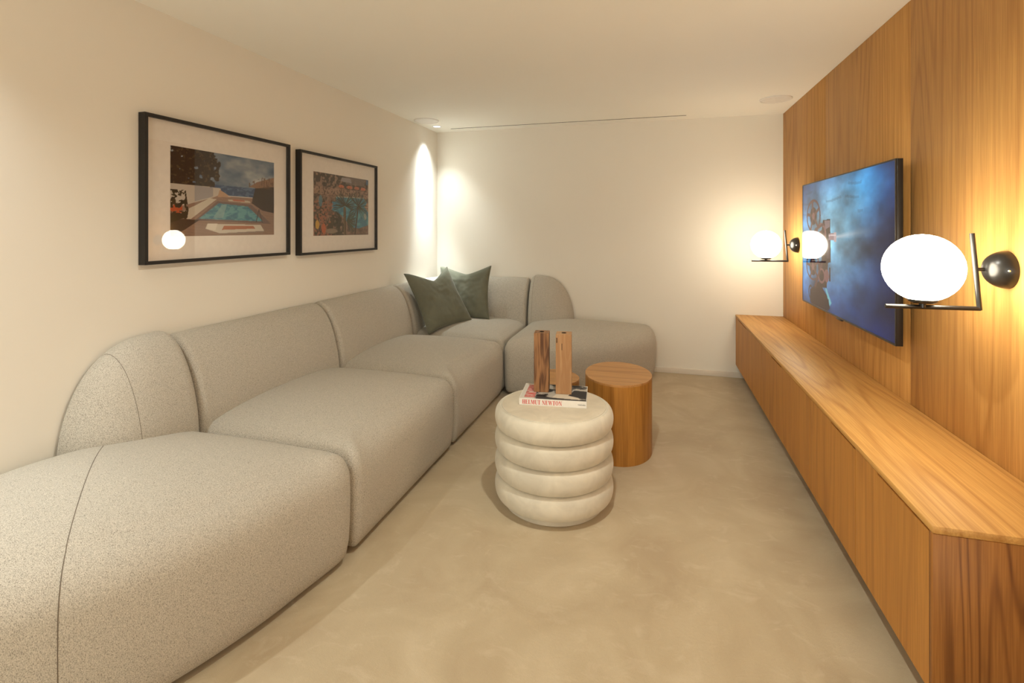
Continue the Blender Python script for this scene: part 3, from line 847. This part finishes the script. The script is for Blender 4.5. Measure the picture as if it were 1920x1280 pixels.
# ------------------------------------------------------------------ pictures
def picture(y0, y1, z0, z1, p, label, canvas):
    t = thing('framed_picture', (XL, (y0 + y1) / 2, z0), label, 'picture', 'black framed pool photographs')
    xa, xb, fw = XL + .001, XL + .040, .0155
    g = Geo()
    for lo, hi in (((xa, y0, z0), (xb, y0 + fw, z1)), ((xa, y1 - fw, z0), (xb, y1, z1))):
        mk('frame_stile', *box_vf(lo, hi), M['frame'], t, smooth=False)
    for lo, hi in (((xa, y0 + fw, z0), (xb, y1 - fw, z0 + fw)), ((xa, y0 + fw, z1 - fw), (xb, y1 - fw, z1))):
        mk('frame_rail', *box_vf(lo, hi), M['frame'], t, smooth=False)
    # mat board with window
    mx0, mx1 = XL + .016, XL + .019
    a0, a1, b0, b1 = p
    g = Geo()
    g.box((mx0, y0 + fw, z0 + fw), (mx1, a0, z1 - fw)); g.box((mx0, a1, z0 + fw), (mx1, y1 - fw, z1 - fw))
    g.box((mx0, a0, z0 + fw), (mx1, a1, b0)); g.box((mx0, a0, b1), (mx1, a1, z1 - fw))
    g.build('mat_board', M['mat'], t, smooth=False)
    canvas.build('photo', Vector((XL + .0165, a0 - .002, b0 - .002)), (0, a1 - a0 + .004, 0), (0, 0, b1 - b0 + .004), M['print'], t)
    box('backing', (XL + .002, y0 + fw, z0 + fw), (XL + .012, y1 - fw, z1 - fw), M['frame'], t)
    box('glass', (XL + .0330, y0 + fw - .001, z0 + fw - .001), (XL + .0350, y1 - fw + .001, z1 - fw + .001), M['glass'], t)

# photograph one: a generic terrace pool by the sea
def art_one():
    c = Canvas(300, 192); asp = 1.57
    cl = c.fbm(5, 7, 11)
    sky = np.array((122, 138, 156)) / 255 + (cl[..., None] - .5) * np.array((.75, .62, .45)); c.c = sky.copy()
    c.put(c.v < .615, (58, 84, 122)); c.put((c.v < .615) & (c.fbm(40, 60, 5, 2) > .62), (86, 112, 146))
    deckm = c.v < .49
    planks = .5 + .5 * np.sin(c.v * 190 + c.u * 30); dn = c.fbm(30, 60, 8, 3)
    c.put(deckm, (156, 128, 112)); c.put(deckm, (120, 94, 80), (.35 * planks * dn))
    # white wall and tree
    c.poly([(0, .30), (.36, .46), (.43, .50), (.43, .575), (0, .60)], (206, 196, 184)); c.poly([(.2, .4), (.36, .47), (.36, .575), (.2, .585)], (150, 146, 150), .7)
    tr = c.fbm(20, 16, 21, 5); edge = .44 - .25 * (c.u) + .0
    m = (c.v > .585) & (c.u < .36 + .12 * tr) & (tr > .24 + .50 * np.clip((c.u - .20) / .28, 0, 1) ** 1.3)
    c.put(m, (52, 38, 30)); c.put(m & (c.fbm(60, 50, 9, 2) > .68), (88, 72, 50))
    # hut
    c.poly([(.74, .42), (.78, .62), (1, .66), (1, .30), (.86, .33)], (58, 46, 42))
    c.poly([(.71, .625), (.80, .70), (1, .79), (1, .66), (.80, .62)], (150, 116, 92)); c.put((c.v > .62) & (c.u > .71) & (c.v < .62 + .17 * (c.u - .71) / .29 + .06) & (c.fbm(90, 20, 4, 2) > .6) & (c.v < .79), (110, 82, 64), .7)
    # pool
    c.poly([(.20, .185), (.96, .155), (.74, .40), (.40, .42)], (122, 100, 96))
    pm = c.poly([(.235, .205), (.87, .185), (.70, .375), (.41, .395)], (78, 146, 164))
    wv = c.fbm(26, 40, 17, 3); c.put(pm & (wv > .56), (116, 178, 186), .7); c.put(pm & (wv < .40), (56, 118, 146), .7)
    c.poly([(.36, .22), (.44, .38), (.49, .385), (.45, .22)], (150, 188, 190), .7)
    # loungers and towels (no people)
    c.poly([(.05, .24), (.16, .19), (.39, .44), (.33, .45)], (214, 204, 186)); c.poly([(.05, .24), (.16, .19), (.165, .165), (.05, .21)], (120, 100, 92))
    c.poly([(.29, .09), (.31, .15), (.84, .14), (.88, .06), (.42, .035)], (220, 212, 196)); c.poly([(.30, .09), (.315, .15), (.40, .15), (.38, .07)], (236, 230, 216))
    c.poly([(.42, .035), (.88, .06), (.88, .045), (.42, .015)], (150, 132, 120))
    c.poly([(.44, .075), (.46, .125), (.76, .125), (.78, .09)], (186, 116, 82)); c.poly([(.50, .43), (.50, .45), (.72, .445), (.73, .42)], (206, 196, 176)); c.poly([(.54, .435), (.55, .452), (.66, .45), (.67, .434)], (190, 110, 86))
    c.poly([(.40, .47), (.42, .56), (.50, .50), (.53, .475)], (196, 160, 130)); c.put((c.v > .485) & (c.v < .497) & (c.u > .5) & (c.u < .75), (214, 208, 198))
    # shrubs at the left with orange flowers
    sh = c.fbm(28, 26, 33, 3); c.put((c.u < .15 - .1 * np.abs(c.v - .3)) & (c.v > .12) & (c.v < .52) & (sh > .47), (46, 40, 28)); c.put((c.u < .10) & (c.v > .22) & (c.v < .36) & (sh < .45), (196, 86, 48))
    c.poly([(0, 0), (0, .15), (.10, .20), (.24, .19), (.12, .08)], (66, 52, 46))
    c.line(.79, .18, .82, .34, .004, (70, 60, 60), 1, asp); c.line(.86, .17, .82, .34, .004, (70, 60, 60), 1, asp)
    c.c = np.clip(c.c * .92, 0, 1); return c
# photograph two: a generic palm garden round a pool
def art_two():
    c = Canvas(240, 152); asp = 1.57
    n = c.fbm(30, 22, 41, 4); n2 = c.fbm(60, 44, 42, 3)
    c.c = np.array((124, 98, 84)) / 255 + (n[..., None] - .5) * .5 * np.array((1, .9, .8))
    c.put((c.v > .78) & (n < .56), (72, 60, 50)); c.put((c.v > .86) & (c.u > .55) & (c.u < .92), (132, 118, 114), .8)
    c.poly([(.46, .90), (.48, .97), (.64, .97), (.66, .89)], (160, 152, 154)); c.put((c.v > .90) & (c.u > .95), (60, 100, 140))
    c.put((c.v > .66) & (c.v < .77), (182, 148, 126), .75); c.put((c.v > .66) & (c.v < .77) & (n2 > .56), (92, 70, 60), .8)
    for x in (.47, .62, .76, .89): c.ell(x, .815, .05, .028, (206, 116, 84)); c.line(x, .74, x, .81, .003, (90, 70, 60), 1, asp)
    pm = c.poly([(.30, .42), (.31, .55), (.38, .56), (.38, .63), (.90, .65), (1, .55), (1, .18), (.80, .12), (.66, .14), (.46, .35)], (78, 148, 170))
    wv = c.fbm(14, 20, 44, 3); c.put(pm & (wv > .55), (104, 172, 186), .7); c.put(pm & (wv < .42), (58, 122, 152), .6)
    c.poly([(.38, .63), (.90, .65), (.90, .665), (.38, .648)], (206, 196, 178)); c.poly([(.92, .50), (1, .40), (1, .56), (.97, .58)], (190, 150, 126))
    c.put((c.u < .34) & (c.v < .55) & (n2 > .55), (176, 110, 84), .8); c.put((c.u < .22) & (n2 < .42) & (c.v < .62), (58, 54, 40), .8); c.ell(.12, .55, .03, .09, (92, 140, 156), .8)
    c.put((c.u > .22) & (c.u < .52) & (c.v < .34) & (n < .52), (66, 60, 44), .85)
    c.ell(.07, .18, .03, .07, (214, 168, 70)); c.ell(.17, .12, .035, .08, (196, 104, 66)); c.ell(.30, .08, .1, .04, (150, 132, 112)); c.ell(.93, .33, .03, .06, (196, 196, 190), .8)
    rng = random.Random(5)
    for (x, y, R_, t0, t1, col) in ((.535, .50, .22, -20, 200, (62, 60, 46)), (.79, .50, .25, -70, 250, (58, 62, 52)), (.57, .26, .20, -75, 60, (70, 74, 58)), (.47, .27, .15, 120, 255, (54, 50, 38))):
        for k in range(64):
            a = math.radians(rng.uniform(t0, t1)); L = R_ * rng.uniform(.7, 1)
            c.line(x, y, x + L * .95 * math.cos(a), y + L * 1.3 * math.sin(a), .0028, tuple(int(q * rng.uniform(.8, 1.25)) for q in col), .9, asp)
    c.line(.535, 0, .53, .45, .022, (112, 92, 66), 1, asp); c.line(.55, 0, .545, .4, .006, (72, 58, 42), 1, asp); c.line(.725, 0, .79, .5, .012, (70, 56, 44), 1, asp)
    c.c = np.clip(c.c * .92, 0, 1); return c
picture(1.755, 2.706, 1.205, 1.900, (1.897, 2.588, 1.333, 1.772), 'black framed photograph of a terrace pool by the sea under a cloudy sky', art_one())
picture(2.800, 3.752, 1.194, 1.887, (2.957, 3.646, 1.320, 1.762), 'black framed photograph of spiky palms before a blue pool with orange parasols', art_two())

# ------------------------------------------------------------------ television
ty0, ty1, tz0, tz1, txf = 2.645, 4.13, .845, 1.685, 1.035
tv = thing('wall_television', (XR, (ty0 + ty1) / 2, tz0), 'thin black wall-mounted television showing a film projector in blue haze', 'television')
box('rear_housing', (txf + .006, ty0, tz0), (txf + .030, ty1, tz1), M['black'], tv, bevel=.002)
box('wall_mount', (txf + .030, 3.1, 1.1), (XR, 3.7, 1.45), M['black'], tv)
bz = .007
for lo, hi in (((txf, ty0, tz0), (txf + .006, ty0 + bz, tz1)), ((txf, ty1 - bz, tz0), (txf + .006, ty1, tz1)), ((txf, ty0 + bz, tz0), (txf + .006, ty1 - bz, tz0 + bz * 1.4)), ((txf, ty0 + bz, tz1 - bz), (txf + .006, ty1 - bz, tz1))):
    mk('bezel', *box_vf(lo, hi), M['black'], tv, smooth=False)
box('sensor', (txf + .001, 3.34, tz0 - .012), (txf + .016, 3.42, tz0), M['black'], tv, bevel=.003)
def tv_art():
    c = Canvas(340, 192)
    base = np.zeros(c.c.shape); d = np.exp(-(((c.u - .42) / .42) ** 2 + ((c.v - .62) / .48) ** 2))
    base[:] = np.array((14, 34, 84)); base += d[..., None] * np.array((100, 138, 112))
    d2 = np.exp(-(((c.u - .78) / .22) ** 2 + ((c.v - .92) / .22) ** 2)); base += d2[..., None] * np.array((10, 56, 66))
    d3 = np.exp(-(((c.u - .05) / .2) ** 2 + ((c.v - .35) / .5) ** 2)); base += d3[..., None] * np.array((30, 70, 84))
    n = c.fbm(5, 6, 71, 5); n2 = c.fbm(9, 9, 72, 4)
    base *= (.35 + 1.3 * n)[..., None]; base += ((n2 - .5) * 36)[..., None] * np.array((.9, 1, .9))
    dk = np.clip((c.u - .68) / .32, 0, 1) ** 1.3 * (1 - .75 * d2); base *= (1 - .45 * dk)[..., None]; base += dk[..., None] * np.array((14, 10, 22))
    # faint masonry joints
    for vv_ in (.93, .84, .75):
        k = (np.abs(c.v - vv_ + .01 * np.sin(c.u * 20)) < .009) & (c.fbm(9, 3, int(vv_ * 100), 3) > .52) & (c.u < .75); base[k] *= .86
    c.c = np.clip(base / 255, 0, 1)
    # beam
    ang = (c.v - .566) - (c.u - .47) * .14; wd = .014 + (c.u - .47) * .10
    c.put(np.where((c.u > .47) & (c.u < .95), np.clip(1 - np.abs(ang) / np.maximum(wd, .01), 0, 1) * np.clip(1 - (c.u - .47) / .42, 0, 1), 0), (206, 206, 212), .75)
    P1, P2, P3 = (84, 52, 56), (46, 30, 36), (118, 80, 82)
    # stand and base
    c.poly([(.12, .02), (.12, .12), (.20, .17), (.25, .21), (.39, .10), (.40, .03), (.36, .0), (.16, .0)], P2); c.poly([(.34, .17), (.36, .17), (.42, .08), (.40, .05)], (104, 176, 186))
    c.put((c.v < .10) & (c.v > .02) & (c.u > .13) & (c.u < .39) & (np.sin(c.u * 300) > .2), (40, 32, 40), .6)
    c.ringe(.13, .10, .035, .06, .7, P2)
    c.poly([(.26, .16), (.24, .36), (.38, .40), (.36, .18)], P2); c.line(.30, .36, .20, .16, .012, P1); c.ell(.36, .27, .03, .05, P3); c.ringe(.29, .26, .05, .06, .7, P3); c.line(.40, .33, .40, .24, .008, P2)
    # body
    c.poly([(.29, .36), (.29, .60), (.31, .69), (.405, .70), (.413, .375)], P2); c.poly([(.30, .42), (.30, .58), (.34, .60), (.34, .42)], P1); c.poly([(.345, .62), (.40, .64), (.40, .69), (.33, .685)], (120, 104, 110)); c.poly([(.36, .40), (.40, .40), (.40, .55), (.36, .55)], (78, 62, 70))
    c.poly([(.22, .58), (.30, .62), (.30, .45), (.24, .46)], P1)
    c.ringe(.285, .585, .07, .085, .72, P3); c.line(.20, .62, .32, .66, .010, P1); c.ell(.30, .52, .035, .05, (134, 108, 112))
    # lens
    c.poly([(.385, .539), (.385, .590), (.479, .594), (.479, .541)], (150, 124, 130)); c.poly([(.45, .53), (.45, .60), (.479, .60), (.479, .53)], (186, 164, 166)); c.line(.39, .575, .47, .578, .005, (210, 196, 196))
    # reels
    for x, y, a, b in ((.172, .728, .106, .137), (.165, .315, .106, .112)):
        c.ringe(x, y, a, b, .86, P1); c.ell(x, y, .052, .072, P2)
        for k in range(5):
            q = math.radians(90 + 72 * k + 10); c.line(x, y, x + a * .9 * math.cos(q), y + b * .9 * math.sin(q), .010, P1, 1, b / a)
        c.ell(x, y, .02, .028, P3)
    return c
tv_art().build('screen', Vector((txf + .0015, ty1 - bz, tz0 + bz)), (0, -(ty1 - ty0 - 2 * bz), 0), (0, 0, tz1 - tz0 - 2 * bz), M['screen'], tv)

# ------------------------------------------------------------------ wall lamps
def wall_lamp(y, label):
    t = thing('globe_wall_lamp', (XR, y, 1.24), label, 'wall lamp', 'globe wall lamps')
    gx, gz_, r = .874, 1.238, .114
    prof = [(r * math.sin(a), gz_ - r * math.cos(a)) for a in np.linspace(.30, math.pi - .02, 18)]
    mk('globe', *lathe_vf(prof, (gx, y, 0), n=32), M['globe'], t)
    sh = mk('globe_holder', *lathe_vf([(.010, 1.104), (.010, 1.117), (.030, 1.1195), (.040, 1.125), (.0435, 1.1325), (.036, 1.1325)], (gx, y, 0), n=32), M['black'], t)
    rr = .0074
    mk('arm', *tube_vf([(.766, y, 1.1045), (.9, y, 1.1055), (1.036, y, 1.1065)], rr, 14), M['black'], t)
    mk('upright_rod', *tube_vf([(1.034, y, 1.102), (1.0235, y, 1.23), (1.0135, y, 1.356)], rr, 14), M['black'], t)
    mk('stem', *lathe_vf([(.006, 1.020), (.006, 1.052)], (0, y, 1.2365), 'x', 14), M['black'], t)
    R_ = .062; hp = []
    for a in np.linspace(0, math.pi / 2, 14): hp.append((max(.0015, R_ * math.sin(a) ** .9), 1.046 + (XR - 1.046) * (1 - math.cos(a))))
    b = mk('wall_rose', *lathe_vf(hp, (0, y, 1.2365), 'x', 40), M['black'], t)
    mk('screw', *lathe_vf([(.0045, 1.086), (.0045, 1.082), (.002, 1.080)], (0, y - .0545, 1.2365), 'x', 12), M['chrome'], b)
wall_lamp(2.034, 'black wall lamp with glowing opal globe closest to the viewer')
wall_lamp(4.553, 'black wall lamp with glowing opal globe near the far wall beyond the television')
